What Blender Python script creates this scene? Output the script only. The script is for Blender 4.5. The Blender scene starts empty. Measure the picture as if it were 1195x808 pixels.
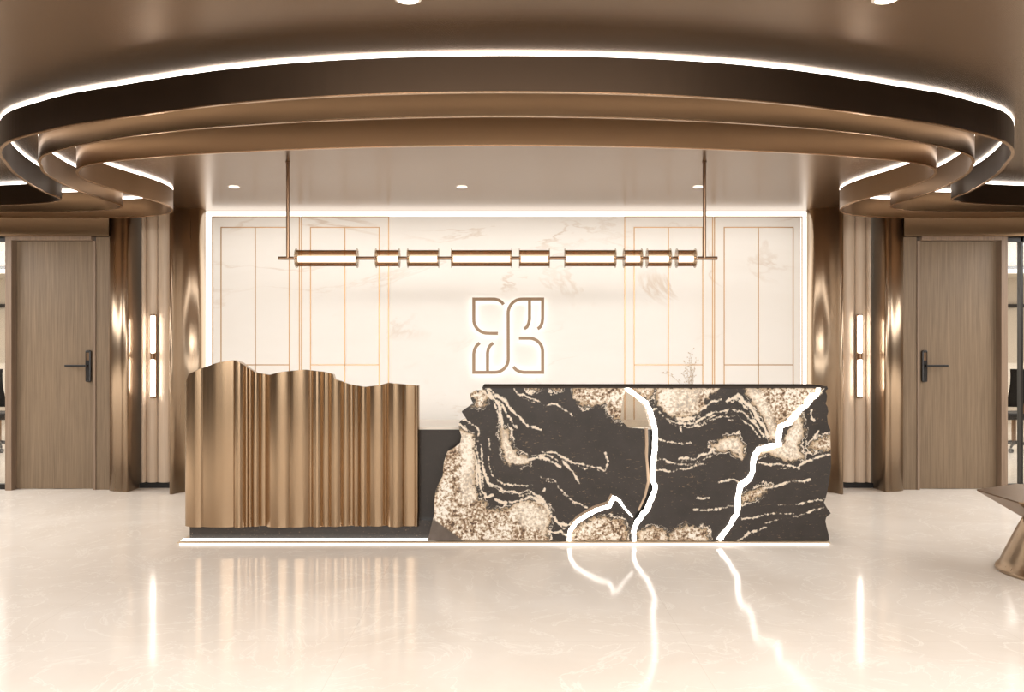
import bpy, bmesh, math, random
import numpy as np
from mathutils import Vector
random.seed(4)
PI = math.pi
col = bpy.context.scene.collection
F = 1000.0; CX = 591.0; CY = 404.0; EYE = 1.4; HC = 2.725
def wx(px, Y): return (px-CX)/F*Y
def wz(py, Y): return EYE+(CY-py)/F*Y

# ------------------------------------------------------------ materials
def s2l(c): return tuple((v/255/12.92 if v/255 <= .04045 else ((v/255+.055)/1.055)**2.4) for v in c)+(1,)
class NT:
    def __init__(s, name):
        s.m = bpy.data.materials.new(name); s.m.use_nodes = True
        s.t = s.m.node_tree; s.t.nodes.clear()
        s.out = s.n('ShaderNodeOutputMaterial')
    def n(s, ty, **kw):
        nd = s.t.nodes.new(ty)
        for k, v in kw.items():
            if hasattr(nd, k) and not k.startswith('i_'): setattr(nd, k, v)
        return nd
    def l(s, a, b): s.t.links.new(a, b)
    def val(s, nd, name, v): nd.inputs[name].default_value = v
    def math(s, op, a, b=None, c=None):
        nd = s.n('ShaderNodeMath', operation=op)
        for i, v in enumerate((a, b, c)):
            if v is None: continue
            if isinstance(v, (int, float)): nd.inputs[i].default_value = v
            else: s.l(v, nd.inputs[i])
        return nd.outputs[0]
    def ramp(s, fac, stops):
        nd = s.n('ShaderNodeValToRGB'); cr = nd.color_ramp
        while len(cr.elements) < len(stops): cr.elements.new(.5)
        for e, (p, c) in zip(cr.elements, stops): e.position = p; e.color = c
        s.l(fac, nd.inputs[0]); return nd.outputs[0]
    def noise(s, vec, scale, detail=3, rough=.5, dist=0):
        nd = s.n('ShaderNodeTexNoise')
        s.l(vec, nd.inputs['Vector']); nd.inputs['Scale'].default_value = scale
        nd.inputs['Detail'].default_value = detail; nd.inputs['Roughness'].default_value = rough
        nd.inputs['Distortion'].default_value = dist
        return nd.outputs['Fac']
    def mix(s, fac, a, b):
        nd = s.n('ShaderNodeMix', data_type='RGBA')
        if isinstance(fac, (int, float)): nd.inputs[0].default_value = fac
        else: s.l(fac, nd.inputs[0])
        for i, v in ((6, a), (7, b)):
            if isinstance(v, tuple): nd.inputs[i].default_value = v
            else: s.l(v, nd.inputs[i])
        return nd.outputs[2]
    def coords(s, kind='Object', scale=None):
        tc = s.n('ShaderNodeTexCoord'); v = tc.outputs[kind]
        if scale:
            mp = s.n('ShaderNodeMapping'); s.l(v, mp.inputs[0]); mp.inputs['Scale'].default_value = scale; v = mp.outputs[0]
        return v
    def bsdf(s, base, rough=.5, metal=0, spec=.5, coat=0, emis=None, estr=0):
        b = s.n('ShaderNodeBsdfPrincipled')
        for nm, v in (('Base Color', base), ('Roughness', rough), ('Metallic', metal)):
            if isinstance(v, (tuple, int, float)): b.inputs[nm].default_value = v
            else: s.l(v, b.inputs[nm])
        b.inputs['Specular IOR Level'].default_value = spec
        b.inputs['Coat Weight'].default_value = coat
        if emis: b.inputs['Emission Color'].default_value = emis; b.inputs['Emission Strength'].default_value = estr
        s.l(b.outputs[0], s.out.inputs[0]); return b
    def bump(s, b, h, strength=.2, dist=.01):
        nd = s.n('ShaderNodeBump'); nd.inputs['Strength'].default_value = strength; nd.inputs['Distance'].default_value = dist
        s.l(h, nd.inputs['Height']); s.l(nd.outputs[0], b.inputs['Normal'])

def plain(name, rgb, rough=.5, metal=0, spec=.5):
    t = NT(name); nz = t.noise(t.coords(), 6, 2)
    c = s2l(rgb); lo = tuple(v*.93 for v in c[:3])+(1,)
    t.bsdf(t.mix(nz, lo, c), rough, metal, spec); return t.m
def glow(name, rgb, strength):
    t = NT(name); e = t.n('ShaderNodeEmission'); e.inputs[0].default_value = s2l(rgb); e.inputs[1].default_value = strength
    t.l(e.outputs[0], t.out.inputs[0]); return t.m
def metalmat(name, rgb, rough=.25, streak=(40, 40, .4), var=.12, rv=.08):
    t = NT(name); nz = t.noise(t.coords('Object', streak), 3, 3)
    c = s2l(rgb); lo = tuple(v*(1-var*2) for v in c[:3])+(1,)
    r = t.math('MULTIPLY_ADD', nz, rv, rough-rv/2)
    t.bsdf(t.mix(nz, lo, c), r, 1.0); return t.m

M = {}
M['bronze'] = metalmat('bronze', (184, 162, 138), .29, (12, 12, .3), .05)
M['bronze_dark'] = metalmat('dark_bronze', (70, 57, 46), .42, (2, 2, 2), .04)  # darker copy of the bronze, shade on the front band in its colour
M['bronze_ribbon'] = metalmat('ribbon_bronze', (142, 115, 88), .31, (1, 1, 1), .04)
M['lip'] = metalmat('lip_bronze', (200, 165, 130), .25)
M['desk_metal'] = metalmat('desk_bronze', (186, 160, 131), .22, (20, 20, .1), .03)
M['gold'] = metalmat('gold_inlay', (196, 160, 120), .35)
M['bronze_wall'] = plain('brown_wall', (88, 70, 55), .5)
M['tan'] = plain('tan_plate', (206, 184, 156), .4)
M['counter'] = plain('black_counter', (72, 66, 62), .7, 0, 0)
M['trimbrown'] = plain('trim_brown', (140, 118, 96), .5)  # brown of the strips that stand in for reflected crack glow
M['table'] = metalmat('table_bronze', (142, 118, 95), .4, (2, 2, 2), .04)
M['rod'] = metalmat('rod_bronze', (150, 122, 98), .3)
M['black'] = plain('black_metal', (30, 26, 24), .35)
M['blackmatt'] = plain('black_matt', (22, 20, 19), .6)
M['led'] = glow('led_warm', (255, 244, 231), 7.5)
M['led_wall'] = glow('led_wall', (255, 247, 236), 2.2)
M['led_soft'] = glow('led_soft', (255, 247, 237), 2.2)
M['led_seam'] = glow('led_seam', (255, 247, 237), 9)
M['led_tube'] = glow('led_tube', (255, 246, 234), 20)
M['halo'] = glow('logo_halo', (255, 250, 243), 3)
M['white'] = plain('white_top', (240, 232, 220), .25)
M['officewhite'] = plain('office_white', (228, 218, 204), .6)
M['logo'] = plain('logo_bronze', (150, 124, 98), .5, .2)

def m_ceiling():
    t = NT('ceiling_bronze'); nz = t.noise(t.coords(), 1.2, 2)
    t.bsdf(t.mix(nz, s2l((128, 104, 80)), s2l((134, 109, 85))), .25, .85); return t.m
M['ceiling'] = m_ceiling()
def m_floor():
    t = NT('floor_marble'); v = t.coords()
    a = t.noise(v, .9, 6, .62, 1.2); b = t.noise(v, 3.5, 6, .65, .8)
    c = t.mix(t.math('MULTIPLY', a, 1), s2l((214, 202, 188)), s2l((250, 246, 240)))
    c = t.mix(t.math('MULTIPLY', b, .5), c, s2l((236, 228, 218)))
    vn = t.noise(v, 1.6, 8, .6, 2.2)
    m = t.math('ABSOLUTE', t.math('SUBTRACT', vn, .5))
    m = t.math('SUBTRACT', 1, t.math('MINIMUM', t.math('MULTIPLY', m, 70), 1))
    c = t.mix(t.math('MULTIPLY', m, .6), c, s2l((252, 248, 240)))
    # fine joints between the big slabs
    sp = t.n('ShaderNodeSeparateXYZ'); t.l(v, sp.inputs[0])
    def joint(o, w):
        f = t.math('FRACT', t.math('DIVIDE', t.math('ADD', o, 50.35), w))
        return t.math('LESS_THAN', f, .0022/w*1.2)
    j = t.math('MAXIMUM', joint(sp.outputs[0], 1.6), joint(sp.outputs[1], 1.6))
    c = t.mix(t.math('MULTIPLY', j, .18), c, s2l((160, 140, 118)))
    t.bsdf(c, t.math('MULTIPLY_ADD', b, .06, .07), 0, .2).inputs['IOR'].default_value = 1.2; return t.m
M['floor'] = m_floor()
def m_wallmarble():
    t = NT('wall_marble'); v = t.coords()
    mp = t.n('ShaderNodeMapping'); t.l(v, mp.inputs[0]); mp.inputs['Rotation'].default_value = (0, .75, 0); mp.inputs['Scale'].default_value = (.45, 1, 1.3)
    v2 = mp.outputs[0]
    a = t.noise(v2, 1.3, 5, .6, 1.0)
    c = t.mix(a, s2l((234, 229, 222)), s2l((242, 239, 234)))
    vn = t.noise(v2, .9, 7, .55, 1.4)
    m = t.math('ABSOLUTE', t.math('SUBTRACT', vn, .5))
    m = t.math('SUBTRACT', 1, t.math('MINIMUM', t.math('MULTIPLY', m, 60), 1))
    k = t.noise(v2, 2.0, 2)
    m = t.math('MULTIPLY', m, t.math('MAXIMUM', t.math('MULTIPLY_ADD', k, 4, -1.9), 0))
    c = t.mix(t.math('MINIMUM', t.math('MULTIPLY', m, .55), .5), c, s2l((196, 172, 146)))
    t.bsdf(c, .24, 0, .12); return t.m
M['marble'] = m_wallmarble()
def m_wood(name, c1, c2, sc=(26, 26, .7)):
    t = NT(name); v = t.coords('Object', sc)
    a = t.noise(v, 2.2, 6, .65, .3); b = t.noise(t.coords('Object', (110, 110, 1.2)), 2, 3, .6)
    f = t.math('MULTIPLY_ADD', b, .45, t.math('MULTIPLY', a, .6))
    f2 = t.ramp(f, [(.3, s2l(c1)), (.68, s2l(c2))])
    bs = t.bsdf(f2, .42, 0, .4); t.bump(bs, b, .08, .002); return t.m
M['door'] = m_wood('door_veneer', (94, 79, 62), (137, 117, 95))
M['frame'] = m_wood('frame_veneer', (104, 86, 71), (146, 125, 106))
M['flute'] = m_wood('flute_panel', (200, 178, 154), (226, 206, 184), (8, 8, .3))
def m_granite():
    t = NT('black_granite'); v = t.coords()
    a = t.noise(v, 160, 2, .5); c = t.mix(t.math('GREATER_THAN', a, .70), s2l((52, 47, 44)), s2l((140, 118, 96)))
    t.bsdf(c, .22, 0, .5); return t.m
M['granite'] = m_granite()
def m_stone():
    t = NT('black_gold_stone'); v = t.coords()
    def attr(n):
        a = t.n('ShaderNodeAttribute', attribute_name=n); return a.outputs['Fac']
    n1 = t.noise(v, 28, 5, .65); n2 = t.noise(v, 56, 5, .65); n3 = t.noise(v, 9, 3, .55)
    def smooth(x, w):   # 1 inside where x<0
        return t.math('MINIMUM', t.math('MAXIMUM', t.math('MULTIPLY_ADD', x, -1.0/w, .5), 0), 1)
    p = t.math('MULTIPLY_ADD', t.math('SUBTRACT', n1, .5), 20, attr('patch'))
    pm = smooth(p, 1.2)
    ve = t.math('MULTIPLY_ADD', t.math('SUBTRACT', n1, .5), 5, attr('vein'))
    ve = t.math('MULTIPLY_ADD', t.math('SUBTRACT', n2, .5), 3.5, ve)
    ve = t.math('MULTIPLY_ADD', t.math('SUBTRACT', n3, .5), 4, ve)
    ring = t.math('SUBTRACT', t.math('ABSOLUTE', t.math('SUBTRACT', p, 3.6)), .25)
    ring = t.math('MULTIPLY_ADD', t.math('SUBTRACT', n3, .5), 7, ring)
    ve = t.math('MINIMUM', ve, ring)
    vm = smooth(ve, .9)
    # body
    body = t.mix(n3, s2l((46, 42, 39)), s2l((66, 60, 57)))
    st = t.noise(t.coords('Object', (3, 3, 12)), 5, 6, .7, 1.5)
    fl = t.math('MULTIPLY', t.math('GREATER_THAN', st, .61), t.math('GREATER_THAN', n2, .52))
    body = t.mix(t.math('MULTIPLY', fl, .35), body, s2l((170, 140, 110)))
    # cream mottled mineral
    mot = t.math('MULTIPLY_ADD', n2, .40, t.math('MULTIPLY_ADD', n1, .35, t.math('MULTIPLY', n3, .3)))
    cream = t.ramp(mot, [(.42, s2l((84, 66, 54))), (.48, s2l((154, 126, 98))), (.53, s2l((212, 196, 174))), (.58, s2l((248, 242, 232)))])
    bright = t.mix(smooth(t.math('ADD', attr('tone'), t.math('MULTIPLY', t.math('SUBTRACT', n1, .5), 8)), 6), cream, t.mix(.45, cream, s2l((250, 240, 224))))
    c = t.mix(pm, body, bright)
    edge = t.math('SUBTRACT', 1, t.math('MINIMUM', t.math('DIVIDE', t.math('ABSOLUTE', t.math('ADD', p, .5)), 2.6), 1))
    c = t.mix(t.math('MULTIPLY', edge, .55), c, s2l((206, 180, 146)))
    c = t.mix(vm, c, t.mix(n2, s2l((206, 184, 156)), s2l((255, 248, 236))))
    c = t.mix(smooth(attr('facet'), 1.5), c, t.mix(n3, s2l((70, 60, 54)), s2l((128, 116, 106))))
    bs = t.bsdf(c, .24, 0, .45); return t.m
M['stone'] = m_stone()
def m_glass(name, tint, mixf=.06, rough=.02):
    t = NT(name); tr = t.n('ShaderNodeBsdfTransparent'); tr.inputs[0].default_value = tint
    gl = t.n('ShaderNodeBsdfGlossy'); gl.inputs['Roughness'].default_value = rough
    lw = t.n('ShaderNodeLayerWeight'); lw.inputs[0].default_value = .3
    mx = t.n('ShaderNodeMixShader'); f = t.math('MULTIPLY_ADD', lw.outputs['Fresnel'], .5, mixf)
    t.l(f, mx.inputs[0]); t.l(tr.outputs[0], mx.inputs[1]); t.l(gl.outputs[0], mx.inputs[2]); t.l(mx.outputs[0], t.out.inputs[0]); return t.m
M['glass'] = m_glass('clear_glass', (.93, .93, .92, 1))
M['glass_tan'] = m_glass('tan_glass', (.86, .81, .74, 1), .02)
def m_tube():
    t = NT('bronze_glass'); tr = t.n('ShaderNodeBsdfTransparent')
    lw = t.n('ShaderNodeLayerWeight'); lw.inputs[0].default_value = .5
    c = t.ramp(lw.outputs['Facing'], [(.02, (.92, .85, .76, 1)), (.15, (.80, .68, .54, 1)), (.5, (.50, .36, .24, 1)), (.9, (.16, .10, .06, 1))])
    t.l(c, tr.inputs[0])
    gl = t.n('ShaderNodeBsdfGlossy'); gl.inputs['Roughness'].default_value = .08; gl.inputs[0].default_value = s2l((200, 160, 120))
    mx = t.n('ShaderNodeMixShader'); f = t.math('MULTIPLY_ADD', lw.outputs['Fresnel'], .6, .05)
    t.l(f, mx.inputs[0]); t.l(tr.outputs[0], mx.inputs[1]); t.l(gl.outputs[0], mx.inputs[2]); t.l(mx.outputs[0], t.out.inputs[0]); return t.m
M['tube'] = m_tube()

# ------------------------------------------------------------ helpers
def link(name, bm, mat, parent=None, smooth=False, kind=None):
    me = bpy.data.meshes.new(name)
    bmesh.ops.recalc_face_normals(bm, faces=bm.faces)
    bm.to_mesh(me); bm.free()
    me.materials.append(M[mat] if isinstance(mat, str) else mat)
    if smooth:
        me.shade_smooth() if hasattr(me, 'shade_smooth') else [setattr(p, 'use_smooth', True) for p in me.polygons]
    o = bpy.data.objects.new(name, me); col.objects.link(o)
    if parent:
        o.parent = parent
        o.matrix_parent_inverse = parent_inv(parent)
    if kind: o['kind'] = kind
    return o
def parent_inv(p):
    from mathutils import Matrix
    m = Matrix.Translation(p.location)
    q = p.parent
    return m.inverted() if q is None else Matrix.Identity(4) if p.type == 'MESH' else m.inverted()
def thing(name, label, cat, loc, group=None):
    o = bpy.data.objects.new(name, None); col.objects.link(o); o.location = loc; o.empty_display_size = .1
    o['label'] = label; o['category'] = cat
    if group: o['group'] = group
    return o
def tag(o, label, cat, group=None):
    o['label'] = label; o['category'] = cat
    if group: o['group'] = group
    return o
def box(bm, x0, x1, y0, y1, z0, z1, bev=0):
    x0, x1 = sorted((x0, x1)); y0, y1 = sorted((y0, y1)); z0, z1 = sorted((z0, z1))
    r = bmesh.ops.create_cube(bm, size=1)
    for v in r['verts']:
        v.co = Vector(((x0+x1)/2+v.co.x*(x1-x0), (y0+y1)/2+v.co.y*(y1-y0), (z0+z1)/2+v.co.z*(z1-z0)))
    if bev:
        es = list({e for v in r['verts'] for e in v.link_edges})
        bmesh.ops.bevel(bm, geom=es, offset=bev, segments=2, affect='EDGES', profile=.5)
    return bm
def B(*a, bev=0): return box(bmesh.new(), *a, bev=bev)
def cyl(bm, p0, p1, r0, r1=None, seg=20, cap=True):
    r1 = r0 if r1 is None else r1
    p0 = Vector(p0); p1 = Vector(p1); d = (p1-p0).normalized()
    u = d.orthogonal().normalized(); w = d.cross(u)
    A = []; Bv = []
    for i in range(seg):
        a = 2*PI*i/seg; k = u*math.cos(a)+w*math.sin(a)
        A.append(bm.verts.new(p0+k*r0)); Bv.append(bm.verts.new(p1+k*r1))
    for i in range(seg):
        j = (i+1) % seg; bm.faces.new((A[i], A[j], Bv[j], Bv[i]))
    if cap: bm.faces.new(A[::-1]); bm.faces.new(Bv)
    return bm
def C(*a, **k): return cyl(bmesh.new(), *a, **k)
def extrude_xy(pts, z0, z1, closed=True):
    """prism from plan outline"""
    bm = bmesh.new()
    a = [bm.verts.new((x, y, z0)) for x, y in pts]; b = [bm.verts.new((x, y, z1)) for x, y in pts]
    n = len(pts)
    for i in range(n if closed else n-1):
        j = (i+1) % n; bm.faces.new((a[i], a[j], b[j], b[i]))
    if closed: bm.faces.new(a[::-1]); bm.faces.new(b)
    return bm
def catmull(P, n=8):
    out = []
    for i in range(len(P)-1):
        p0 = P[max(i-1, 0)]; p1 = P[i]; p2 = P[i+1]; p3 = P[min(i+2, len(P)-1)]
        p0, p1, p2, p3 = [Vector(p) for p in (p0, p1, p2, p3)]
        # centripetal
        def tj(t, a, b): return t+max((b-a).length, 1e-5)**.5
        t0 = 0; t1 = tj(t0, p0, p1) if i > 0 else .1; t2 = tj(t1, p1, p2); t3 = tj(t2, p2, p3)
        if i == 0: p0 = p1-(p2-p1)*.1; t1 = tj(0, p0, p1); t2 = tj(t1, p1, p2); t3 = tj(t2, p2, p3)
        if i == len(P)-2: p3 = p2+(p2-p1)*.1; t3 = tj(t2, p2, p3)
        for k in range(n):
            t = t1+(t2-t1)*k/n
            A1 = p0*((t1-t)/(t1-t0))+p1*((t-t0)/(t1-t0)); A2 = p1*((t2-t)/(t2-t1))+p2*((t-t1)/(t2-t1)); A3 = p2*((t3-t)/(t3-t2))+p3*((t-t2)/(t3-t2))
            B1 = A1*((t2-t)/(t2-t0))+A2*((t-t0)/(t2-t0)); B2 = A2*((t3-t)/(t3-t1))+A3*((t-t1)/(t3-t1))
            out.append(B1*((t2-t)/(t2-t1))+B2*((t-t1)/(t2-t1)))
    out.append(Vector(P[-1])); return out
def normals2(P):
    N = []
    for i in range(len(P)):
        d = (P[min(i+1, len(P)-1)]-P[max(i-1, 0)]).normalized(); N.append(Vector((d.y, -d.x)))
    return N
def ribbon(P, prof, closed=True):
    """sweep a (offset, z) profile along a plan path"""
    bm = bmesh.new(); N = normals2(P); rows = []
    for p, n in zip(P, N): rows.append([bm.verts.new((p.x+n.x*o, p.y+n.y*o, z)) for o, z in prof])
    m = len(prof)
    for i in range(len(P)-1):
        for j in range(m if closed else m-1):
            k = (j+1) % m; bm.faces.new((rows[i][j], rows[i][k], rows[i+1][k], rows[i+1][j]))
    if closed: bm.faces.new(rows[0]); bm.faces.new(rows[-1][::-1])
    return bm

# ------------------------------------------------------------ camera
cam = bpy.data.objects.new('camera', bpy.data.cameras.new('camera')); col.objects.link(cam)
cam.location = (0, 0, EYE); cam.rotation_euler = (PI/2, 0, 0)
cam.data.sensor_width = 36; cam.data.lens = F/1195*36; cam.data.shift_x = (597.5-CX)/1195
cam.data.clip_start = .05
bpy.context.scene.camera = cam

# ------------------------------------------------------------ setting
YW = 8.33
link('floor', B(-11, 11, -7, 16, -.1, 0), 'floor', kind='structure')
link('ceiling', B(-11, 11, -7, 8.55, HC, HC+.1), 'ceiling', kind='structure')
wall = link('wall_back', B(-2.865, 2.862, YW, YW+.12, 0, 2.66), 'marble', kind='structure')
link('trim_1', B(-2.97, 2.965, YW+.121, YW+.2, 0, HC), 'white', kind='structure')
for nm, a in (('top', (-2.95, 2.945, YW+.075, YW+.115, 2.665, HC-.004)), ('left', (-2.95, -2.87, YW+.075, YW+.115, .02, 2.66)), ('right', (2.867, 2.945, YW+.075, YW+.115, .02, 2.66))):
    link('cove_light', B(*a), 'led_wall', wall)
def inlay(ox0, ox1, ix0, ix1, cx):
    bm = bmesh.new(); w = .0095; Y = YW-.004; Yb = YW+.004
    def v(px, py0, py1): x = wx(px, YW); box(bm, x-w/2, x+w/2, Y, Yb, wz(py1, YW), wz(py0, YW))
    def h(py, px0, px1): z = wz(py, YW); box(bm, wx(px0, YW), wx(px1, YW), Y, Yb, z-w/2, z+w/2)
    bot = 560
    v(ox0, 253, bot); v(ox1, 253, bot); h(253, ox0-.6, ox1+.6)
    v(ix0, 265.5, bot); v(ix1, 265.5, bot); v(cx, 265.5, bot); h(265.5, ix0-.6, ix1+.6); h(426, ix0, ix1)
    link('brass_inlay', bm, 'gold', wall)
inlay(248, 349.5, 258, 337.7, 298); inlay(352, 453.6, 362.5, 442.5, 402.6)
inlay(729, 831.5, 740, 820, 780); inlay(833.7, 936, 845, 925.5, 885)

o = bmesh.new()
for x0, x1 in ((-11, -8.2), (-6.2, -4.6), (-3.0, -1.9), (-.4, .4), (1.9, 3.0), (4.6, 6.2), (8.2, 11)): box(o, x0, x1, -7.1, -7, 0, HC)
box(o, -11, 11, -7.1, -7, 2.35, HC); box(o, -11, 11, -7.1, -7, 0, .35)
link('wall_front', o, 'bronze_wall', kind='structure')
link('trim_8', B(-11, -10.9, -7, 8.5, 0, HC), 'bronze_wall', kind='structure')
link('trim_9', B(10.9, 11, -7, 8.5, 0, HC), 'bronze_wall', kind='structure')
# ------------------------------------------------------------ side walls, mirrored
SIDE = {-1: 'left', 1: 'right'}
dn = 0; tn = 1
for s in (-1, 1):
    side = SIDE[s]
    def sx(pts): return [(s*x, y) for x, y in pts]
    # inner column: a folded bronze sheet
    P = [(2.955, 8.40), (2.957, 8.33), (2.972, 8.29), (3.01, 8.265), (3.06, 8.24), (3.10, 8.20), (3.13, 8.14), (3.145, 8.095), (3.16, 8.08), (3.175, 8.082), (3.185, 8.10), (3.188, 8.13)]
    P = [(v.x, v.y) for v in catmull([Vector(p) for p in P], 5)]+[(3.195, 8.52), (2.955, 8.52)]
    o = link('metal_column', extrude_xy(sx(P), 0, HC), 'bronze', smooth=True)
    tag(o, 'tall curved polished bronze column at the %s edge of the lit marble wall' % side, 'column', 'polished bronze columns beside the marble wall')
    P = [(3.857, 8.42), (3.855, 8.33), (3.84, 8.29), (3.80, 8.255), (3.75, 8.235), (3.70, 8.225), (3.665, 8.205), (3.645, 8.2), (3.63, 8.205), (3.622, 8.23)]
    P = [(v.x, v.y) for v in catmull([Vector(p) for p in P], 5)]+[(3.622, 8.52), (3.857, 8.52)]
    o = link('metal_column', extrude_xy(sx(P), 0, HC), 'bronze', smooth=True)
    tag(o, 'narrow curved bronze column between the %s wooden door and the fluted niche' % side, 'column', 'bronze columns beside the wooden doors')
    # niche with gently bowed panels
    w = link('wall_'+side, B(s*3.197, s*3.620, 8.50, 8.55, 0, HC), 'blackmatt', kind='structure')
    bs = [3.619, 3.565, 3.455, 3.33, 3.20]
    for a, b in zip(bs[:-1], bs[1:]):
        n = 10; pts = []
        for k in range(n+1):
            t = k/n; pts.append((a-.003+(b-a+.006)*t, 8.488-.030*math.sin(PI*t)**.7))
        pts += [(b+.003, 8.499), (a-.003, 8.499)]
        link('fluted_panel', extrude_xy(sx(pts), .05, HC-.002), 'flute', w, smooth=False)
    link('baseboard_'+side, B(s*3.20, s*3.619, 8.45, 8.498, .0, .045), 'blackmatt', kind='structure')
    # sconce
    X = s*3.478; z0, z1 = wz(465, 8.42), wz(367, 8.42); zm = (z0+z1)/2
    t = thing('wall_sconce', 'slim vertical twin tube wall lamp on the fluted niche near the %s door' % side, 'wall lamp', (X, 8.46, z0), 'vertical wall lamps')
    link('backplate', B(X-.027, X+.027, 8.44, 8.462, z0, z1, bev=.003), 'rod', t)
    for a, b in ((z0+.014, zm-.035), (zm+.035, z1-.014)):
        link('light_tube', C((X, 8.425, a), (X, 8.425, b), .0165, seg=16), 'led_tube', t, smooth=False)
    for a, b in ((z0, z0+.014), (zm-.035, zm+.035), (z1-.014, z1)): link('holder', C((X, 8.425, a), (X, 8.425, b), .021, seg=16), 'rod', t)
    # bulkhead
    tn += 1
    link('trim_%d' % tn, B(s*3.83, s*8.5, 8.25, 8.42, 2.462, HC-.001), 'bronze_ribbon', kind='structure')
    # door
    dn += 1
    D = bpy.data.objects.new('door_%d' % dn, None); col.objects.link(D); D.location = (s*4.35, 8.4, 0); D['kind'] = 'structure'
    bm = bmesh.new()
    box(bm, s*4.79, s*4.85, 8.29, 8.46, 0, 2.46); box(bm, s*4.02, s*4.79, 8.29, 8.46, 2.425, 2.46); box(bm, s*3.995, s*4.02, 8.33, 8.46, 0, 2.425)
    link('door_frame', bm, 'frame', D)
    link('door_leaf', B(s*4.022, s*4.788, 8.375, 8.42, .006, 2.422), 'door', D)
    link('side_panel', B(s*3.86, s*3.993, 8.34, 8.46, 0, 2.46), 'door', D)
    hx = s*4.078
    L = link('door_lock', B(hx-.028, hx+.028, 8.345, 8.374, 1.049, 1.358, bev=.012), 'black', D)
    bm = bmesh.new(); cyl(bm, (hx, 8.346, 1.208), (hx, 8.30, 1.208), .011); box(bm, hx-s*.012, hx+s*.20, 8.288, 8.306, 1.197, 1.219, bev=.004)
    link('lever', bm, 'black', L)
    link('keypad', B(hx-.014, hx+.014, 8.342, 8.3455, 1.26, 1.335, bev=.001), 'officewhite' if 0 else 'rod', L)
    # glass partition and the office beyond
    W = bpy.data.objects.new('window_%d' % dn, None); col.objects.link(W); W.location = (s*5.5, 8.4, 0); W['kind'] = 'structure'
    bm = bmesh.new()
    for x in (4.862, 5.03, 6.6, 8.2): box(bm, s*x-.012, s*x+.012, 8.36, 8.42, 0, 2.46)
    box(bm, s*4.85, s*8.3, 8.36, 8.42, 2.42, 2.461); box(bm, s*4.85, s*8.3, 8.36, 8.42, 0, .05)
    link('window_frame', bm, 'black', W)
    link('pane', B(s*4.86, s*8.3, 8.388, 8.394, .05, 2.42), 'glass', W)
    # office shell
    tn += 1
    link('trim_%d' % tn, B(s*4.2, s*10.8, 8.56, 15.9, 2.62, 2.70), 'officewhite', kind='structure')
    o = link('wall_%s_office' % side, B(s*4.2, s*10.8, 15.6, 15.7, 0, 2.62), 'officewhite', kind='structure')
    bm = bmesh.new()
    for x in (6.5, 7.9, 9.0, 9.5): box(bm, s*x-.03, s*x+.03, 15.52, 15.59, 0, 2.62)
    box(bm, s*6.5, s*9.5, 15.52, 15.59, 2.1, 2.16)
    link('frame_bars', bm, 'black', o)
    # linear office light, desk, chair
    lt = thing('linear_light', 'white linear ceiling light in the office behind the glass beside the %s door' % side, 'ceiling light', (s*6.3, 10.6, 2.6), 'office ceiling lights')
    bm = B(s*5.5, s*7.2, 10.5, 10.62, 2.30, 2.34); link('diffuser', bm, 'led_soft', lt)
    bm = B(s*5.48, s*7.22, 10.48, 10.64, 2.341, 2.38)
    link('housing', bm, 'black', lt)
    for x in (5.7, 7.0): link('hanger', C((s*x, 10.56, 2.38), (s*x, 10.56, 2.6205), .008), 'black', lt)
    dk = thing('office_desk', 'white topped office desk seen through the glass beside the %s door' % side, 'desk', (s*7.2, 12.4, 0), 'office desks behind the glass')
    link('desk_top', B(s*6.3, s*8.6, 12.1, 12.9, .72, .75), 'white', dk)
    link('privacy_screen', B(s*6.5, s*8.6, 12.48, 12.51, .752, 1.15), 'white', dk)
    for x in (6.4, 8.5): link('leg', B(s*x-.03, s*x+.03, 12.2, 12.8, 0, .719), 'black', dk)
    # office chair
    cx0, cy0 = s*6.78, 11.45
    ch = thing('office_chair', 'black swivel office chair in the glazed office by the %s door' % side, 'chair', (cx0, cy0, 0), 'office chairs behind the glass')
    link('seat', B(cx0-.25, cx0+.25, cy0-.25, cy0+.25, .43, .52, bev=.035), 'blackmatt', ch, smooth=False)
    bm = bmesh.new()
    n = 8; rows = []
    for i in range(n+1):
        z = .60+.5*i/n; yy = cy0-.22-.06*math.sin(PI*i/n)-.1*(i/n)
        rows.append([bm.verts.new((cx0+xx*(.22-.03*abs(i/n-.4)), yy+abs(xx)**2*.06, z)) for xx in (-1, -.6, 0, .6, 1)])
    for i in range(n):
        for j in range(4): bm.faces.new((rows[i][j], rows[i][j+1], rows[i+1][j+1], rows[i+1][j]))
    g = bmesh.ops.solidify(bm, geom=list(bm.faces), thickness=.04)
    link('backrest', bm, 'blackmatt', ch, smooth=True)
    link('column', cyl(C((cx0, cy0, .08), (cx0, cy0, .43), .028), (cx0, cy0-.2, .47), (cx0, cy0-.26, .66), .02), 'rod', ch)
    for a in range(5):
        an = a*2*PI/5+.3; ex, ey = cx0+.3*math.cos(an), cy0+.3*math.sin(an)
        lg = link('leg', C((cx0, cy0, .12), (ex, ey, .075), .024, .015, seg=10), 'black', ch)
        link('caster', C((ex-.018, ey, .03), (ex+.018, ey, .03), .03, seg=14), 'black', lg)
    for q in (-1, 1):
        bm = B(cx0+q*.27-.03, cx0+q*.27+.03, cy0-.15, cy0+.12, .66, .69, bev=.01); cyl(bm, (cx0+q*.27, cy0, .66), (cx0+q*.25, cy0, .48), .014)
        link('armrest', bm, 'black', ch)

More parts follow.
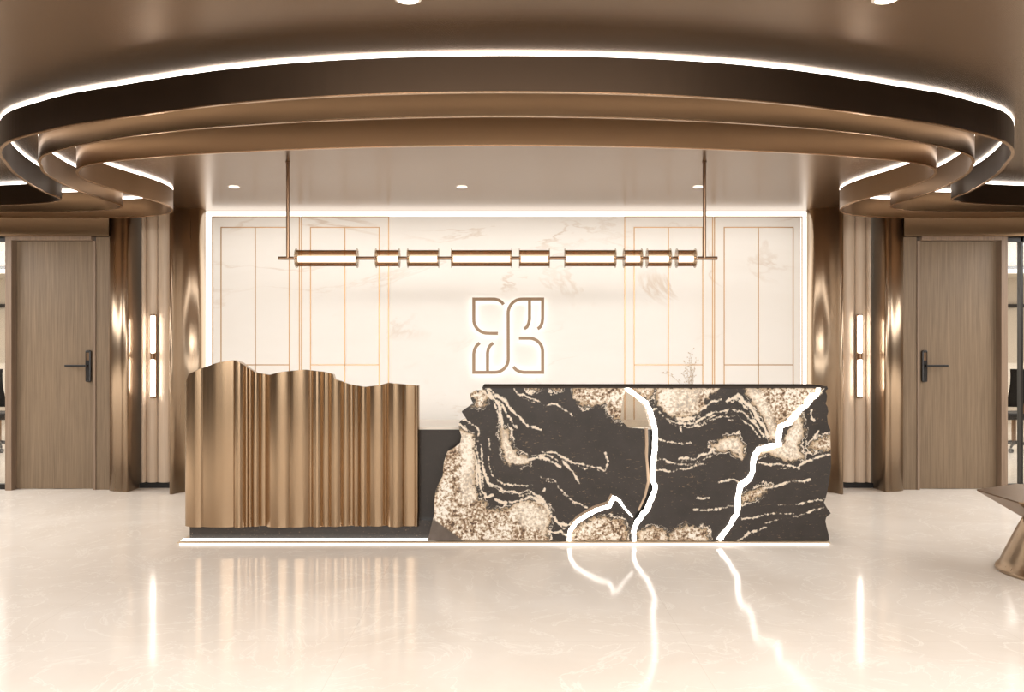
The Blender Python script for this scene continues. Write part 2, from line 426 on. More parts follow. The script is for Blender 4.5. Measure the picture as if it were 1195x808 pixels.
# ------------------------------------------------------------ suspended ceiling ribbons
A_ = [(0, 3.875), (-.75, 3.93), (-1.31, 4.06), (-1.63, 4.18), (-1.98, 4.33), (-2.27, 4.46), (-2.50, 4.60), (-2.78, 4.80), (-2.965, 5.02), (-3.065, 5.20), (-3.13, 5.36), (-3.24, 5.62), (-3.35, 5.97), (-3.42, 6.27), (-3.45, 6.44), (-3.455, 6.58), (-3.49, 6.71), (-3.60, 6.82), (-3.81, 6.91), (-4.15, 6.99), (-5.2, 7.05), (-7.5, 7.0)]
B_ = [(0, 4.28), (-.83, 4.345), (-1.45, 4.47), (-1.80, 4.58), (-2.15, 4.73), (-2.42, 4.88), (-2.60, 5.0), (-2.78, 5.15), (-2.90, 5.32), (-2.975, 5.48), (-3.05, 5.65), (-3.12, 5.94), (-3.16, 6.22), (-3.17, 6.5), (-3.16, 6.71), (-3.145, 6.90), (-3.18, 7.08), (-3.34, 7.22), (-3.75, 7.30), (-4.5, 7.30), (-5.5, 7.25), (-7.5, 7.2)]
C_ = [(0, 4.90), (-.95, 4.965), (-1.65, 5.08), (-2.0, 5.16), (-2.25, 5.24), (-2.5, 5.34), (-2.70, 5.47), (-2.82, 5.63), (-2.88, 5.78), (-2.905, 5.92), (-2.90, 6.12), (-2.86, 6.38), (-2.80, 6.65), (-2.77, 6.9), (-2.785, 7.1), (-2.85, 7.30), (-2.96, 7.45), (-3.10, 7.55), (-3.3, 7.63), (-3.65, 7.68), (-4.5, 7.66), (-5.6, 7.6), (-7.5, 7.5)]
ZB, ZT = 2.547, 2.712
def make_ribbon(H, mat, label):
    pts = [Vector(p) for p in H[::-1]]+[Vector((-p[0], p[1])) for p in H[1:]]
    P = catmull(pts, 8)
    r = thing('curved_ceiling_band', label, 'ceiling band', (0, H[0][1], ZB), 'curved ceiling bands')
    prof = []
    n = 7
    for i in range(n+1):
        t = i/n; prof.append((.006+.022*(1-t)**1.6*0, ZB+(ZT-ZB)*t))
    prof += [(-.008, ZT), (-.008, ZB)]
    prof = [(-a, z) for a, z in prof]
    link('band', ribbon(P, [(-o, z) for o, z in prof]), mat, r, smooth=False)
    link('lip', ribbon(P, [(.0085, ZB-.002), (.0085, ZB+.003), (-.0095, ZB+.003), (-.0095, ZB-.002)]), 'lip', r)
    link('light_strip', ribbon(P, [(.007, ZT), (.007, HC-.001), (-.007, HC-.001), (-.007, ZT)]), 'led', r)
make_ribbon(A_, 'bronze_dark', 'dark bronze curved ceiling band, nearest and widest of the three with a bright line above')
make_ribbon(B_, 'bronze_ribbon', 'bronze curved ceiling band, middle one of the three nested curves')
make_ribbon(C_, 'bronze_ribbon', 'bronze curved ceiling band, innermost and farthest of the three, around the marble wall ceiling')

# ------------------------------------------------------------ downlights
def downlight(X, Y, label):
    t = thing('ceiling_downlight', label, 'ceiling light', (X, Y, HC), 'recessed ceiling downlights')
    bm = bmesh.new(); seg = 28
    R0, R1 = .052, .040
    A = [bm.verts.new((X+R0*math.cos(2*PI*i/seg), Y+R0*math.sin(2*PI*i/seg), HC-.001)) for i in range(seg)]
    Bq = [bm.verts.new((X+R1*math.cos(2*PI*i/seg), Y+R1*math.sin(2*PI*i/seg), HC-.006)) for i in range(seg)]
    for i in range(seg): j = (i+1) % seg; bm.faces.new((A[i], A[j], Bq[j], Bq[i]))
    link('trim_ring', bm, 'white', t, smooth=True)
    link('lens', C((X, Y, HC-.004), (X, Y, HC-.002), .040, seg=28), 'led', t)
    l = bpy.data.lights.new('spot', 'SPOT'); l.energy = 25; l.spot_size = 1.3; l.spot_blend = .6; l.color = (1, .88, .72); l.shadow_soft_size = .05
    lo = bpy.data.objects.new('downlight_spot', l); col.objects.link(lo); lo.location = (X, Y, HC-.02)
for px, wh in ((273, 'left'), (539, 'middle'), (815, 'right')):
    downlight(wx(px, 7.12), 7.12, 'small round recessed downlight, %s one of the three above the reception desk' % wh)
for px, wh in ((476, 'left'), (1034, 'right')):
    downlight(wx(px, 3.27), 3.27, 'round recessed downlight at the top edge of the photo, %s of the two' % wh)

# ------------------------------------------------------------ pendant
YP = 6.16; ZP = wz(301.5, YP)
pd = thing('linear_pendant_lamp', 'long horizontal bronze pendant lamp with nine glowing glass cylinders over the reception desk', 'pendant lamp', (wx(581, YP), YP, ZP))
link('bar', C((wx(325, YP), YP, ZP), (wx(837, YP), YP, ZP), .0125, seg=14), 'rod', pd)
for px in (336, 822):
    r = link('rod', C((wx(px, YP), YP, ZP), (wx(px, YP), YP, HC-.008), .0125, seg=14), 'rod', pd)
    link('ceiling_cap', C((wx(px, YP), YP, HC-.008), (wx(px, YP), YP, HC-.001), .017, seg=20), 'rod', r)
for a, b in ((346, 417), (439, 466), (476, 512), (527, 597), (606, 641), (659, 718), (728, 748.6), (755, 782), (789.5, 811)):
    x0, x1 = wx(a, YP), wx(b, YP)
    g = link('glass_cylinder', C((x0, YP, ZP), (x1, YP, ZP), .058, seg=36, cap=False), 'tube', pd, smooth=True)
    link('light_core', C((x0+.012, YP, ZP-.007), (x1-.012, YP, ZP-.007), .024, seg=20), 'led_soft', g, smooth=False)
    for x in (x0, x1):
        link('end_disc', C((x-.002, YP, ZP), (x+.002, YP, ZP), .071, seg=36), 'glass_tan', g)

# ------------------------------------------------------------ logo sign
lg = thing('wall_emblem', 'backlit bronze line emblem of curling strokes on the white marble wall', 'sign', (0, 8.28, 1.4))
YL = 8.27
def arc(cx, cy, r, a0, a1, n=12):
    return [(cx+r*math.cos(math.radians(a0+(a1-a0)*i/n)), cy-r*math.sin(math.radians(a0+(a1-a0)*i/n))) for i in range(n+1)]
# centre lines in crop pixels (875x808 over 130x120 photo pixels)
strokes = [
 [(388, 172), (372, 152), (350, 138), (322, 130), (300, 129), (154, 129), (154, 285)] + arc(262, 290, 108, 180, 270)[1:] + [(300, 399), (344, 399)],
 [(656, 364), (676, 348), (690, 318), (695, 285), (695, 129), (535, 129)] + arc(535, 240, 111, 90, 180)[1:] + [(425, 600)] + arc(320, 600, 105, 0, -90)[1:] + [(154, 705), (154, 560), (160, 525), (175, 498), (200, 474)],
 [(592, 140), (592, 285), (586, 318), (572, 348), (550, 364)],
 [(262, 694), (262, 555), (268, 520), (283, 495), (306, 474)],
 [(508, 437), (590, 437)] + arc(590, 542, 105, 90, 0)[1:] + [(695, 705), (545, 705), (510, 698), (485, 684), (465, 662)],
]
def pathmesh(P, w, y0, y1):
    bm = bmesh.new(); V = [Vector(p) for p in P]; L = []; R = []
    for i, p in enumerate(V):
        d0 = (V[i]-V[i-1]).normalized() if i else (V[1]-V[0]).normalized()
        d1 = (V[i+1]-V[i]).normalized() if i < len(V)-1 else d0
        n0 = Vector((-d0.y, d0.x)); n1 = Vector((-d1.y, d1.x)); m = (n0+n1).normalized(); k = w/2/max(m.dot(n0), .4)
        L.append(p+m*k); R.append(p-m*k)
    fr = [[bm.verts.new((q.x, y, q.y)) for q in S] for S in (L, R) for y in (y0, y1)]
    n = len(V)
    for i in range(n-1):
        a, b, c, d = fr
        bm.faces.new((a[i], a[i+1], c[i+1], c[i])); bm.faces.new((b[i], d[i], d[i+1], b[i+1]))
        bm.faces.new((a[i], b[i], b[i+1], a[i+1])); bm.faces.new((c[i], c[i+1], d[i+1], d[i]))
    a, b, c, d = fr
    bm.faces.new((a[0], c[0], d[0], b[0])); bm.faces.new((a[-1], b[-1], d[-1], c[-1]))
    return bm
for S in strokes:
    P = [(wx(530+x/6.731, YL), wz(330+y/6.733, YL)) for x, y in S]
    st = link('emblem_stroke', pathmesh(P, .030, YL, YL+.015), 'logo', lg)
    link('backlight', pathmesh(P, .024, YL+.0155, YL+.022), 'halo', st)

# ------------------------------------------------------------ reception desk
desk = thing('reception_desk', 'long reception desk with folded bronze front and cracked black and gold stone slabs', 'reception desk', (0, 6.4, 0))
link('base_light', B(wx(209, 6.02), wx(968, 6.02), 6.024, 6.75, .001, .0135), 'led_soft', desk)
link('base_plate', B(wx(207, 6.02), wx(969, 6.02), 6.018, 6.76, .0138, .0215), 'tan', desk)
link('base_light', B(wx(210, 6.06), -.50, 6.06, 6.137, .0218, .0228), 'led_soft', desk)  # glowing sheet standing in for the plate top lit from the plinth foot
link('plinth', B(-2.27, -.50, 6.14, 6.72, .0235, .15), 'granite', desk)
link('granite_panel', B(-.66, 2.20, 6.20, 6.24, .0235, .795), 'granite', desk)
link('granite_panel', B(-2.2, -.662, 6.22, 6.24, .151, .795), 'granite', desk)
link('worktop', B(-2.22, 2.20, 6.195, 6.80, .796, .816), 'white', desk)
for x in (-2.18, 2.16): link('side_panel', B(x-.02, x+.02, 6.245, 6.78, .0235, .795), 'granite', desk)
# folded bronze front
YD = 6.08
top = [(213, 449.5), (219, 437), (236, 429.5), (255, 423), (272, 420.5), (280, 423), (289, 430), (298, 435.6), (314, 437.8), (329, 434), (354, 431.6), (376, 434), (388.4, 437), (388.6, 442), (407, 449), (425, 452), (444, 449.5), (453, 447), (487, 450.5)]
def topz(px):
    for (a, ya), (b, yb) in zip(top[:-1], top[1:]):
        if px <= b:
            t = (px-a)/(b-a) if b > a else 0
            return wz(ya+(yb-ya)*max(t, 0), YD)
    return wz(top[-1][1], YD)
folds = [(213, 236, .030), (236, 272, .016), (272, 285, .030), (285, 289, .012), (289, 293, .014), (293, 302, .022), (302, 307, .004), (307, 338, .046), (338, 360, .020), (360, 363, .006), (363, 375, .026), (375, 384, .016), (384, 398, .024), (398, 407, .014), (407, 411, -.006), (411, 418, .016), (418, 429, .030), (429, 448, .024), (448, 451, -.010), (451, 471, .040), (471, 483, .006), (483, 488, .014)]
base = {213: 6.13, 236: 6.095, 272: 6.088, 285: 6.10, 302: 6.13, 307: 6.13, 338: 6.085, 360: 6.11, 384: 6.11, 407: 6.13, 411: 6.13, 448: 6.13, 451: 6.12, 471: 6.12, 488: 6.12}
def bY(px):
    ks = sorted(base)
    for a, b in zip(ks[:-1], ks[1:]):
        if a <= px <= b: return base[a]+(base[b]-base[a])*(px-a)/(b-a)
    return base[ks[-1]]
plan = []
for a, b, d in folds:
    n = max(5, int((b-a)/2))
    for k in range(n):
        t = k/n; px = a+(b-a)*t
        sh = math.sin(PI*t)**.75
        plan.append((wx(px, YD), bY(px)-d*sh, topz(px)))
plan.append((wx(488, YD), 6.12, topz(487)))
xl = wx(213, YD)
left = [(xl+.03, 6.62, topz(213)-.05), (xl-.0, 6.45, topz(213)-.03), (xl-.015, 6.28, topz(213)-.01), (xl-.012, 6.19, topz(213))]
right_ = [(wx(488, YD)+.003, 6.15, topz(487)), (wx(488, YD), 6.19, topz(487))]
front = left+plan+right_
bm = bmesh.new(); rows = []
zb = .113
for x, y, z in front:
    rows.append([bm.verts.new((x, y, zb)), bm.verts.new((x, y, z))])
N = normals2([Vector((x, y)) for x, y, z in front])
for i in range(len(rows)-1): bm.faces.new((rows[i][0], rows[i+1][0], rows[i+1][1], rows[i][1]))
# back skin and top edge
back = []
for (x, y, z), n in zip(front, N):
    yb = max(y+.03, 6.155) if x > xl+.02 else y; xb = x+.035 if x <= xl+.02 else min(x, wx(486, YD))
    back.append([bm.verts.new((xb, yb, zb)), bm.verts.new((xb, yb, z-.001))])
for i in range(len(rows)-1):
    bm.faces.new((rows[i][1], rows[i+1][1], back[i+1][1], back[i][1])); bm.faces.new((rows[i][0], back[i][0], back[i+1][0], rows[i+1][0]))
    bm.faces.new((back[i][0], back[i][1], back[i+1][1], back[i+1][0]))
link('folded_metal_front', bm, 'desk_metal', desk)

# ---- stone slabs -------------------------------------------------
YS = 6.04
def Lc(pts): return [(480+x/3.673, 430+y/3.673) for x, y in pts]
def Rc(pts): return [(730+x/3.673, 430+y/3.673) for x, y in pts]
crack1 = [(731, 452), (735, 456.5), (746, 464), (754, 470.5), (758, 478), (761.5, 489), (764, 500), (765, 511.7), (764, 530.7), (762, 547), (762, 560.7), (765.4, 570), (761, 582.5), (754.5, 596), (743.6, 609.7), (739.5, 620.6), (740, 631.5)]
crack2 = [(955.5, 452), (953, 461), (947, 463.5), (944, 468), (940, 474), (933, 478), (929, 484), (921, 493), (911, 498), (909, 508), (908.5, 519), (897, 521.5), (885, 525), (879, 536), (878, 550), (874, 559), (863, 567.5), (860.7, 580), (860, 599), (852.5, 612), (843, 624.7), (838, 631.5)]
crack3 = [(663.8, 631.5), (665, 620), (671, 611), (679, 605), (695, 596), (711, 591), (716, 580.5), (722, 584), (728, 592), (738, 603.5)]
edgeL = Lc([(305, 80), (300, 95), (275, 95), (252, 110), (255, 130), (265, 150), (240, 168), (215, 185), (226, 202), (235, 215), (215, 222), (203, 235), (205, 260), (215, 290), (210, 320), (180, 345), (155, 357), (140, 400), (135, 460), (120, 490), (105, 520), (98, 580), (100, 620), (92, 650), (70, 740)])
slab1R = [(731, 452), (728, 462), (725.5, 476), (724, 488), (726, 492), (733.5, 499.5), (752, 501), (752.5, 530), (754, 545), (755, 562), (751, 580), (743, 598), (739, 607), (737, 620), (738, 631.5)]
edgeR = Rc([(865, 80), (868, 88), (857, 97), (864, 115), (862, 140), (858, 152), (866, 165), (870, 185), (864, 205), (868, 240), (878, 262), (878, 290), (880, 370), (881, 420), (878, 450), (870, 500), (865, 530), (857, 560), (850, 575), (864, 600), (880, 622), (860, 640), (857, 655), (862, 680), (870, 710), (873, 740)])
slab1 = edgeL[::-1]+slab1R            # bottom-left up, then down the right side
slab2 = crack1[::-1]+crack2
slab3 = crack2[::-1]+edgeR

patches = [
 Lc([(205, 262), (262, 285), (275, 400), (268, 500), (285, 565), (320, 580), (318, 605), (400, 612), (470, 572), (530, 570), (592, 605), (592, 660), (580, 700), (585, 745), (60, 745), (90, 640), (95, 560), (130, 470), (140, 360), (180, 340)]),
 Lc([(383, 245), (410, 262), (428, 330), (450, 368), (497, 383), (500, 402), (460, 420), (402, 400), (388, 330)]),
 Lc([(705, 85), (960, 80), (930, 130), (905, 220), (885, 215), (845, 195), (838, 150), (740, 162), (692, 125)]),
 Lc([(690, 745), (690, 705), (735, 668), (800, 642), (900, 650), (925, 690), (918, 745)]),
 Lc([(255, 98), (315, 95), (325, 130), (300, 165), (265, 163), (285, 130), (255, 125)]),
 Lc([(495, 78), (550, 78), (545, 90), (505, 90)]), Lc([(600, 78), (640, 78), (635, 90), (605, 90)]),
 Rc([(128, 82), (405, 82), (345, 130), (310, 195), (240, 212), (180, 200), (140, 150)]),
 Rc([(512, 82), (835, 82), (790, 130), (700, 215), (650, 240), (650, 320), (618, 295), (592, 210), (530, 125)]),
 Rc([(690, 285), (715, 250), (725, 205), (748, 200), (765, 270), (745, 330), (760, 385), (705, 400), (625, 362), (560, 375), (590, 345), (680, 325)]),
 Rc([(372, 330), (430, 300), (480, 290), (502, 340), (500, 392), (450, 352), (385, 352)]),
 Rc([(790, 325), (880, 285), (890, 345), (800, 350)]),
 Rc([(50, 745), (60, 700), (120, 680), (172, 702), (180, 745)]), Rc([(190, 745), (200, 700), (260, 675), (345, 690), (355, 745)]),
 Rc([(495, 548), (570, 518), (618, 508), (600, 530), (550, 560), (500, 575)]),
 Rc([(30, 82), (125, 82), (100, 130), (60, 110)]),
]
bright = [patches[1], patches[10],
 Lc([(215, 275), (262, 290), (275, 480), (280, 560), (230, 580), (210, 500), (230, 400), (200, 330)]), Lc([(470, 575), (580, 610), (585, 690), (480, 680), (440, 620)]),
 Rc([(512, 82), (570, 82), (620, 180), (640, 240), (650, 320), (615, 300), (590, 210)]), patches[9], Rc([(150, 120), (250, 85), (330, 85), (290, 180), (200, 190)])]
facet = [Lc([(93, 645), (230, 745), (62, 745), (75, 700)])]
veins = [  # points, half width in photo pixels
 (Lc([(325, 92), (370, 150), (385, 200), (390, 250)]), 1.9), (Lc([(300, 90), (345, 130), (372, 190), (380, 235)]), .9),
 (Lc([(335, 90), (400, 140), (450, 200), (500, 245), (552, 262)]), 1.2), (Lc([(375, 140), (405, 180), (430, 230), (455, 258)]), .8),
 (Lc([(430, 80), (470, 115), (520, 130), (570, 158), (625, 155), (690, 200)]), .9),
 (Lc([(282, 330), (288, 420), (300, 520), (320, 552), (348, 545)]), 1.5), (Lc([(270, 300), (276, 400), (284, 500), (300, 560)]), .7),
 (Lc([(365, 568), (430, 577), (505, 552), (560, 572), (600, 625), (620, 655), (660, 675), (690, 660)]), 1.5),
 (Lc([(300, 330), (306, 430), (330, 490), (390, 522), (450, 537), (500, 525), (550, 548), (600, 620)]), 1.0),
 (Lc([(330, 380), (345, 460), (400, 500), (520, 500)]), .4),
 (Lc([(495, 398), (540, 380), (590, 392), (636, 422)]), 1.9), (Lc([(500, 385), (545, 370), (600, 378), (630, 400)]), .8),
 (Lc([(560, 355), (620, 365), (660, 388), (720, 412), (790, 425), (830, 437), (846, 400), (830, 365)]), 1.1),
 (Lc([(650, 400), (690, 440), (720, 490)]), .9), (Lc([(550, 465), (610, 480), (650, 530), (700, 575), (755, 598)]), .6),
 (Lc([(208, 240), (240, 268), (272, 278)]), 1.2), (Lc([(225, 220), (262, 238), (290, 262), (285, 320)]), .9),
 (Lc([(590, 702), (640, 702), (668, 712)]), 1.1), (Lc([(330, 300), (338, 350)]), .6), (Lc([(560, 530), (572, 515)]), .8),
 (Lc([(840, 140), (835, 170), (845, 195)]), 1.0),
 (Rc([(115, 180), (135, 175), (170, 212), (230, 240), (300, 235), (350, 200), (400, 185), (460, 178), (500, 190), (550, 232), (592, 292)]), 1.1),
 (Rc([(225, 217), (265, 214), (300, 208)]), 1.3), (Rc([(322, 182), (360, 150), (410, 133)]), 1.8),
 (Rc([(435, 142), (480, 115), (530, 160), (570, 215), (612, 292)]), 2.1), (Rc([(455, 140), (485, 135), (535, 190), (590, 290)]), .9),
 (Rc([(350, 225), (430, 206), (480, 205), (540, 250), (578, 298)]), .8),
 (Rc([(150, 305), (210, 322), (280, 320)]), 1.0), (Rc([(230, 385), (290, 390), (340, 370), (382, 348)]), 1.9), (Rc([(240, 400), (320, 396), (372, 375)]), .8),
 (Rc([(138, 390), (170, 392), (210, 412), (340, 410)]), .9), (Rc([(132, 436), (200, 442), (260, 430), (332, 412)]), 1.0),
 (Rc([(395, 492), (450, 475), (500, 490)]), .9), (Rc([(290, 610), (400, 606), (440, 590), (480, 600)]), .7),
 (Rc([(570, 408), (640, 412), (740, 422), (800, 388), (885, 368)]), 1.6), (Rc([(590, 518), (700, 490), (790, 476)]), 1.2),
 (Rc([(498, 650), (600, 628), (720, 622)]), .7), (Rc([(480, 738), (540, 702), (600, 682)]), .8), (Rc([(600, 662), (700, 640), (850, 600)]), .3),
 (Rc([(650, 590), (760, 580), (870, 555)]), .3), (Rc([(800, 180), (795, 215), (808, 222)]), 1.0), (Rc([(810, 300), (825, 270)]), .8),
 (Rc([(300, 560), (360, 555)]), .3), (Rc([(235, 260), (240, 275)]), 1.3), (Rc([(290, 250), (320, 245), (345, 240)]), .8),
]
rv = random.Random(3)
def wob(P, n=4, amp=.9):
    out = []; ph = rv.uniform(0, 6)
    for i, (a, b) in enumerate(zip(P[:-1], P[1:])):
        for k in range(n):
            t = k/n; q = i*n+k
            out.append((a[0]+(b[0]-a[0])*t+amp*math.sin(q*1.1+ph)*.6+rv.uniform(-.4, .4), a[1]+(b[1]-a[1])*t+amp*math.cos(q*1.3+ph*2)+rv.uniform(-.4, .4)))
    return out+[P[-1]]
for P_, hw in list(veins):
    if len(P_) >= 5:
        for o_ in (3.4,):
            veins.append(([(x+rv.uniform(-.8, .8)+o_*.6, y+rv.uniform(-.8, .8)+o_) for x, y in P_[rv.randint(0, 1):len(P_)-rv.randint(0, 2)]], rv.uniform(-.2, .2)))
veins = [(wob(P_), hw*.8) for P_, hw in veins]
def seg_dist(PX, PY, poly, closed):
    d = np.full(PX.shape, 1e9); n = len(poly)
    for i in range(n if closed else n-1):
        ax, ay = poly[i]; bx, by = poly[(i+1) % n]
        dx, dy = bx-ax, by-ay; L2 = dx*dx+dy*dy+1e-9
        t = np.clip(((PX-ax)*dx+(PY-ay)*dy)/L2, 0, 1)
        d = np.minimum(d, np.hypot(PX-ax-t*dx, PY-ay-t*dy))
    return d
def inside(PX, PY, poly):
    r = np.zeros(PX.shape, bool); n = len(poly); j = n-1
    for i in range(n):
        xi, yi = poly[i]; xj, yj = poly[j]
        c = ((yi > PY) != (yj > PY)) & (PX < (xj-xi)*(PY-yi)/((yj-yi) if yj != yi else 1e-9)+xi)
        r ^= c; j = i
    return r
def sdf(PX, PY, poly): d = seg_dist(PX, PY, poly, True); return np.where(inside(PX, PY, poly), -d, d)
def nearest(px, py, poly):
    best = None
    for i in range(len(poly)):
        ax, ay = poly[i]; bx, by = poly[(i+1) % len(poly)]
        dx, dy = bx-ax, by-ay; L2 = dx*dx+dy*dy+1e-9
        t = min(1, max(0, ((px-ax)*dx+(py-ay)*dy)/L2)); qx, qy = ax+t*dx, ay+t*dy; d = (px-qx)**2+(py-qy)**2
        if best is None or d < best[0]: best = (d, qx, qy)
    return best[1], best[2]
def slab(poly, step=1.0, thick=.05):
    xs = [p[0] for p in poly]; ys = [p[1] for p in poly]
    gx = np.arange(min(xs)-step, max(xs)+step*2, step); gy = np.arange(min(ys)-step, max(ys)+step*2, step)
    cxx, cyy = np.meshgrid((gx[:-1]+gx[1:])/2, (gy[:-1]+gy[1:])/2)
    keep = inside(cxx, cyy, poly)
    bm = bmesh.new(); V = {}
    def gv(i, j):
        if (i, j) not in V: V[(i, j)] = [gx[i], gy[j]]
        return (i, j)
    cells = [(i, j) for j in range(keep.shape[0]) for i in range(keep.shape[1]) if keep[j, i]]
    for i, j in cells:
        for a, b in ((0, 0), (1, 0), (1, 1), (0, 1)): gv(i+a, j+b)
    K = lambda i, j: 0 <= j < keep.shape[0] and 0 <= i < keep.shape[1] and keep[j, i]
    for (i, j), p in V.items():
        if not (K(i, j) and K(i-1, j) and K(i, j-1) and K(i-1, j-1)):
            p[0], p[1] = nearest(p[0], p[1], poly)
    keys = list(V); PX = np.array([V[k][0] for k in keys]); PY = np.array([V[k][1] for k in keys])
    A = {'patch': np.min([sdf(PX, PY, q) for q in patches], axis=0), 'tone': np.min([sdf(PX, PY, q) for q in bright], axis=0),
         'facet': np.min([sdf(PX, PY, q) for q in facet], axis=0), 'vein': np.min([seg_dist(PX, PY, q, False)-hw for q, hw in veins], axis=0)}
    lay = {k: bm.verts.layers.float.new(k) for k in A}
    vv = {}
    for n_, k in enumerate(keys):
        v = bm.verts.new((wx(PX[n_], YS), YS, wz(PY[n_], YS)))
        for q in A: v[lay[q]] = float(A[q][n_])
        vv[k] = v
    for i, j in cells: bm.faces.new((vv[(i, j)], vv[(i+1, j)], vv[(i+1, j+1)], vv[(i, j+1)]))
    bnd = [e for e in bm.edges if e.is_boundary]
    r = bmesh.ops.extrude_edge_only(bm, edges=bnd)
    nv = [g for g in r['geom'] if isinstance(g, bmesh.types.BMVert)]
    for v in nv: v.co.y += thick
    be = [e for e in bm.edges if e.is_boundary and all(v.co.y > YS+thick/2 for v in e.verts)]
    bmesh.ops.contextual_create(bm, geom=be)
    return bm
for P in (slab1, slab2, slab3): link('stone_slab', slab(P), 'stone', desk)
def strip(P, ws, y0, y1, mat, name, label=None):
    bm = bmesh.new(); V = [Vector(p) for p in P]; a = []
    for i, p in enumerate(V):
        d = (V[min(i+1, len(V)-1)]-V[max(i-1, 0)]).normalized(); n = Vector((-d.y, d.x)); w = ws[i] if isinstance(ws, list) else ws
        row = []
        for q, y in ((p+n*w, y0), (p-n*w, y0), (p-n*w, y1), (p+n*w, y1)):
            row.append(bm.verts.new((wx(q.x, YS), y, wz(min(max(q.y, 452.6), 631.4), YS))))
        a.append(row)
    for i in range(len(a)-1):
        for j in range(4): k = (j+1) % 4; bm.faces.new((a[i][j], a[i][k], a[i+1][k], a[i+1][j]))
    bm.faces.new(a[0]); bm.faces.new(a[-1][::-1])
    o = link(name, bm, mat, desk)
    if label: o['label'] = label
def jag(P, n=3, amp=.5):
    out = []
    for a, b in zip(P[:-1], P[1:]):
        for k in range(n):
            t = k/n; out.append((a[0]+(b[0]-a[0])*t+random.uniform(-amp, amp), a[1]+(b[1]-a[1])*t+random.uniform(-amp, amp)*.4))
    return out+[P[-1]]
c1 = jag(crack1); c2 = jag(crack2, 2, .6); c3 = jag(crack3, 3, .4)
strip(c1, [2.2+random.uniform(-.3, .5) for _ in c1], YS-.006, YS+.03, 'led_seam', 'light_seam', 'glowing crack between the left and middle stone slabs')
strip(c2, [2.6+random.uniform(-.4, .9) for _ in c2], YS-.006, YS+.03, 'led_seam', 'light_seam', 'glowing crack between the middle and right stone slabs')
strip(c3, [2.3 if i < len(c3)*.6 else 2.3-1.7*(i-len(c3)*.6)/(len(c3)*.4) for i in range(len(c3))], YS-.006, YS+.03, 'led_seam', 'light_seam', 'short glowing crack low in the left stone slab')
strip([(755, 500.5), (755.5, 520), (755, 535), (757.5, 562), (753, 580), (745, 597)], 1.8, YS+.03, YS+.05, 'trimbrown', 'edge_trim', 'thin brown trim along the broken slab edge')  # brown strip painted for the crack glow mirrored in the granite
strip([(666, 612), (674, 603), (693, 592), (709, 586.5), (714, 577)], 1.5, YS-.002, YS+.02, 'trimbrown', 'edge_trim')  # brown strip standing in for the reflection beside the short crack
bm = B(wx(563.5, YS), wx(965, YS), 6.032, 6.38, 1.104, 1.117, bev=.002)
link('counter_top', bm, 'counter', desk)
link('gap_glass', B(wx(720, 6.12), wx(768, 6.12), 6.11, 6.118, .82, 1.103), 'glass_tan', desk)
bm = bmesh.new()
for x in (-.12, .7, 1.4, 2.1): box(bm, x, x+.03, 6.10, 6.36, .817, 1.103)
link('counter_support', B(-.15, .6, 6.20, 6.22, .817, 1.103), 'granite', desk) ; bm.free()
link('counter_support', B(1.15, 2.2, 6.20, 6.22, .817, 1.103), 'granite', desk)

# ------------------------------------------------------------ dried twigs in a vase
vx, vy = wx(806, 6.6), 6.6
vs = thing('vase_of_twigs', 'sparse dried twigs rising behind the stone counter of the reception desk', 'vase with twigs', (vx, vy, .816))
bm = bmesh.new(); prof = [(.03, .817), (.045, .83), (.05, .88), (.035, .95), (.02, .99), (.026, 1.01)]; rows = []
for r, z in prof: rows.append([bm.verts.new((vx+r*math.cos(2*PI*i/20), vy+r*math.sin(2*PI*i/20), z)) for i in range(20)])
for a, b in zip(rows[:-1], rows[1:]):
    for i in range(20): j = (i+1) % 20; bm.faces.new((a[i], a[j], b[j], b[i]))
bm.faces.new(rows[0][::-1]); link('vase', bm, 'white', vs, smooth=True)
rnd = random.Random(11)
for dx, zt in ((-.035, 1.27), (-.005, 1.34), (.01, 1.37), (.035, 1.29), (-.06, 1.2), (.02, 1.22), (-.22, 1.19)):
    bm = bmesh.new(); p = Vector((vx, vy, 1.0)); n = 9; q = p
    for k in range(1, n+1):
        t = k/n; r = Vector((vx+dx*t+rnd.uniform(-.006, .006), vy+rnd.uniform(-.01, .01), 1.0+(zt-1.0)*(t if dx > -.2 else math.sin(t*1.6)*1.0)))
        cyl(bm, q, r, .0018*(1.2-t*.7), seg=6); 
        for _ in range(2):
            e = r+Vector((rnd.uniform(-.02, .02), rnd.uniform(-.01, .01), rnd.uniform(0, .02))); cyl(bm, r, e, .0008, seg=5)
            bmesh.ops.create_icosphere(bm, subdivisions=1, radius=.0042, matrix=__import__('mathutils').Matrix.Translation(e))
        q = r
    link('twig', bm, 'tan', vs)

# ------------------------------------------------------------ faceted side table on the right
tb = thing('side_table', 'faceted bronze side table with flared round foot at the right edge', 'table', (3.40, 5.26, 0))
c0 = (3.40, 5.26); R = .45; seg = 36
bm = bmesh.new()
hexv = [(c0[0]+R*math.cos(math.radians(150+60*k)), c0[1]+R*math.sin(math.radians(150+60*k))) for k in range(6)]
topv = [bm.verts.new((x, y, .482)) for x, y in hexv]; rim = [bm.verts.new((x, y, .474)) for x, y in hexv]
mid = []
for k in range(6):
    mid.append(bm.verts.new((c0[0]+.21*math.cos(math.radians(150+60*k)), c0[1]+.21*math.sin(math.radians(150+60*k)), .335)))
bm.faces.new(topv)
for k in range(6):
    j = (k+1) % 6; bm.faces.new((topv[k], topv[j], rim[j], rim[k])); bm.faces.new((rim[k], rim[j], mid[j], mid[k]))
bm.faces.new(mid[::-1]); link('table_top', bm, 'table', tb)
bm = bmesh.new(); rows = []
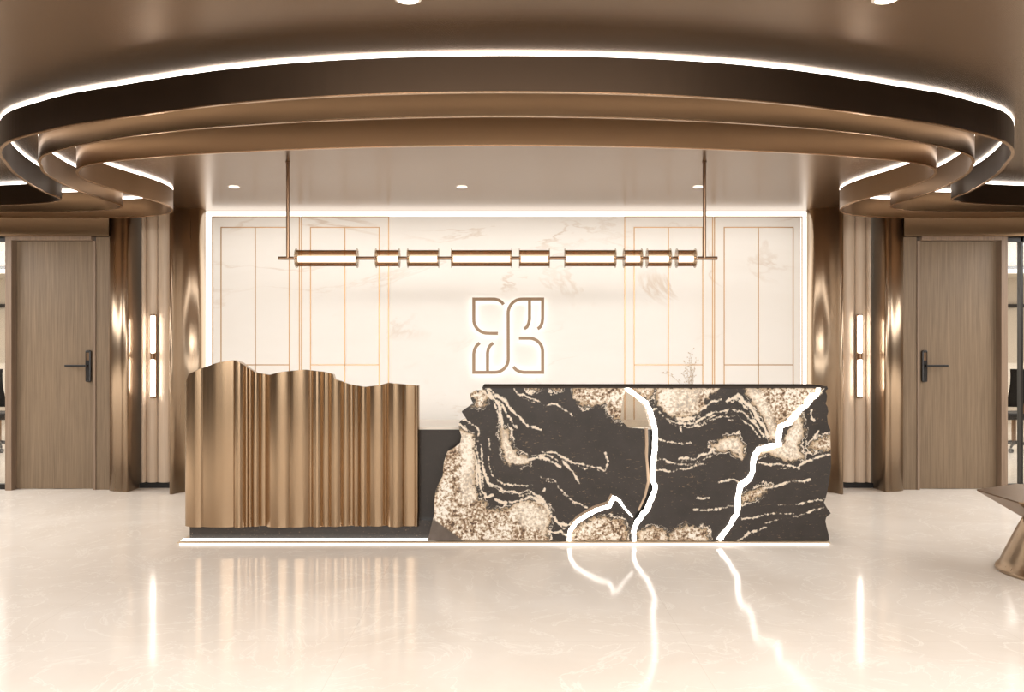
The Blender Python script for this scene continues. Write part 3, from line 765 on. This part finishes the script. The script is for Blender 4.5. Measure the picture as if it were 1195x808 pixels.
for r, z in ((.17, .338), (.20, .33), (.235, .26), (.275, .17), (.315, .08), (.335, .03), (.348, .025), (.352, .012), (.345, .0)):
    rows.append([bm.verts.new((c0[0]+r*math.cos(2*PI*i/48), c0[1]+r*math.sin(2*PI*i/48), z)) for i in range(48)])
for a, b in zip(rows[:-1], rows[1:]):
    for i in range(48): j = (i+1) % 48; bm.faces.new((a[i], a[j], b[j], b[i]))
bm.faces.new(rows[-1]); link('foot', bm, 'bronze', tb, smooth=True)

# ------------------------------------------------------------ lights
def area(name, loc, rot, sx_, sy_, e, c=(1, .97, .93)):
    l = bpy.data.lights.new(name, 'AREA'); l.shape = 'RECTANGLE'; l.size = sx_; l.size_y = sy_; l.energy = e; l.color = c
    o = bpy.data.objects.new(name, l); col.objects.link(o); o.location = loc; o.rotation_euler = rot; return o
area('room_light', (0, -3.5, 2.4), (math.radians(62), 0, 0), 9, 1.2, 200)  # unseen ambient fill added behind the camera
area('floor_light', (0, 1.9, 2.35), (math.radians(20), 0, 0), 7, 1.6, 92)  # fill added to brighten the floor, no such fixture
area('front_light', (0, -1.2, 2.66), (math.radians(48), 0, 0), 8, .8, 320)  # unseen fill added for desk front, floor and doors
area('wall_wash', (0, 7.75, 2.70), (math.radians(8), 0, 0), 5.6, .25, 15)  # added fill that brightens the marble wall
area('counter_wash', (0, 6.95, .86), (math.radians(128), 0, 0), 5.0, .3, 20)
for s in (-1, 1):
    area('office_light', (s*7.5, 12, 2.6), (0, 0, 0), 4, 4, 130)
    area('side_light', (s*6.3, 6.2, 2.5), (0, 0, 0), 2.4, 3.6, 170)  # added out of view to brighten the floor near the back wall
    area('side_light', (s*5.2, 3.2, 2.69), (0, 0, 0), 2.0, 3, 80)  # second floor fill added out of view at the sides

w = bpy.data.worlds.new('world'); bpy.context.scene.world = w; w.use_nodes = True
nt = w.node_tree; bg = nt.nodes['Background']; bg.inputs[0].default_value = s2l((240, 226, 208)); bg.inputs[1].default_value = 1.6
vs_ = bpy.context.scene.view_settings; vs_.view_transform = 'Standard'; vs_.look = 'None'; vs_.exposure = 0; vs_.gamma = 1
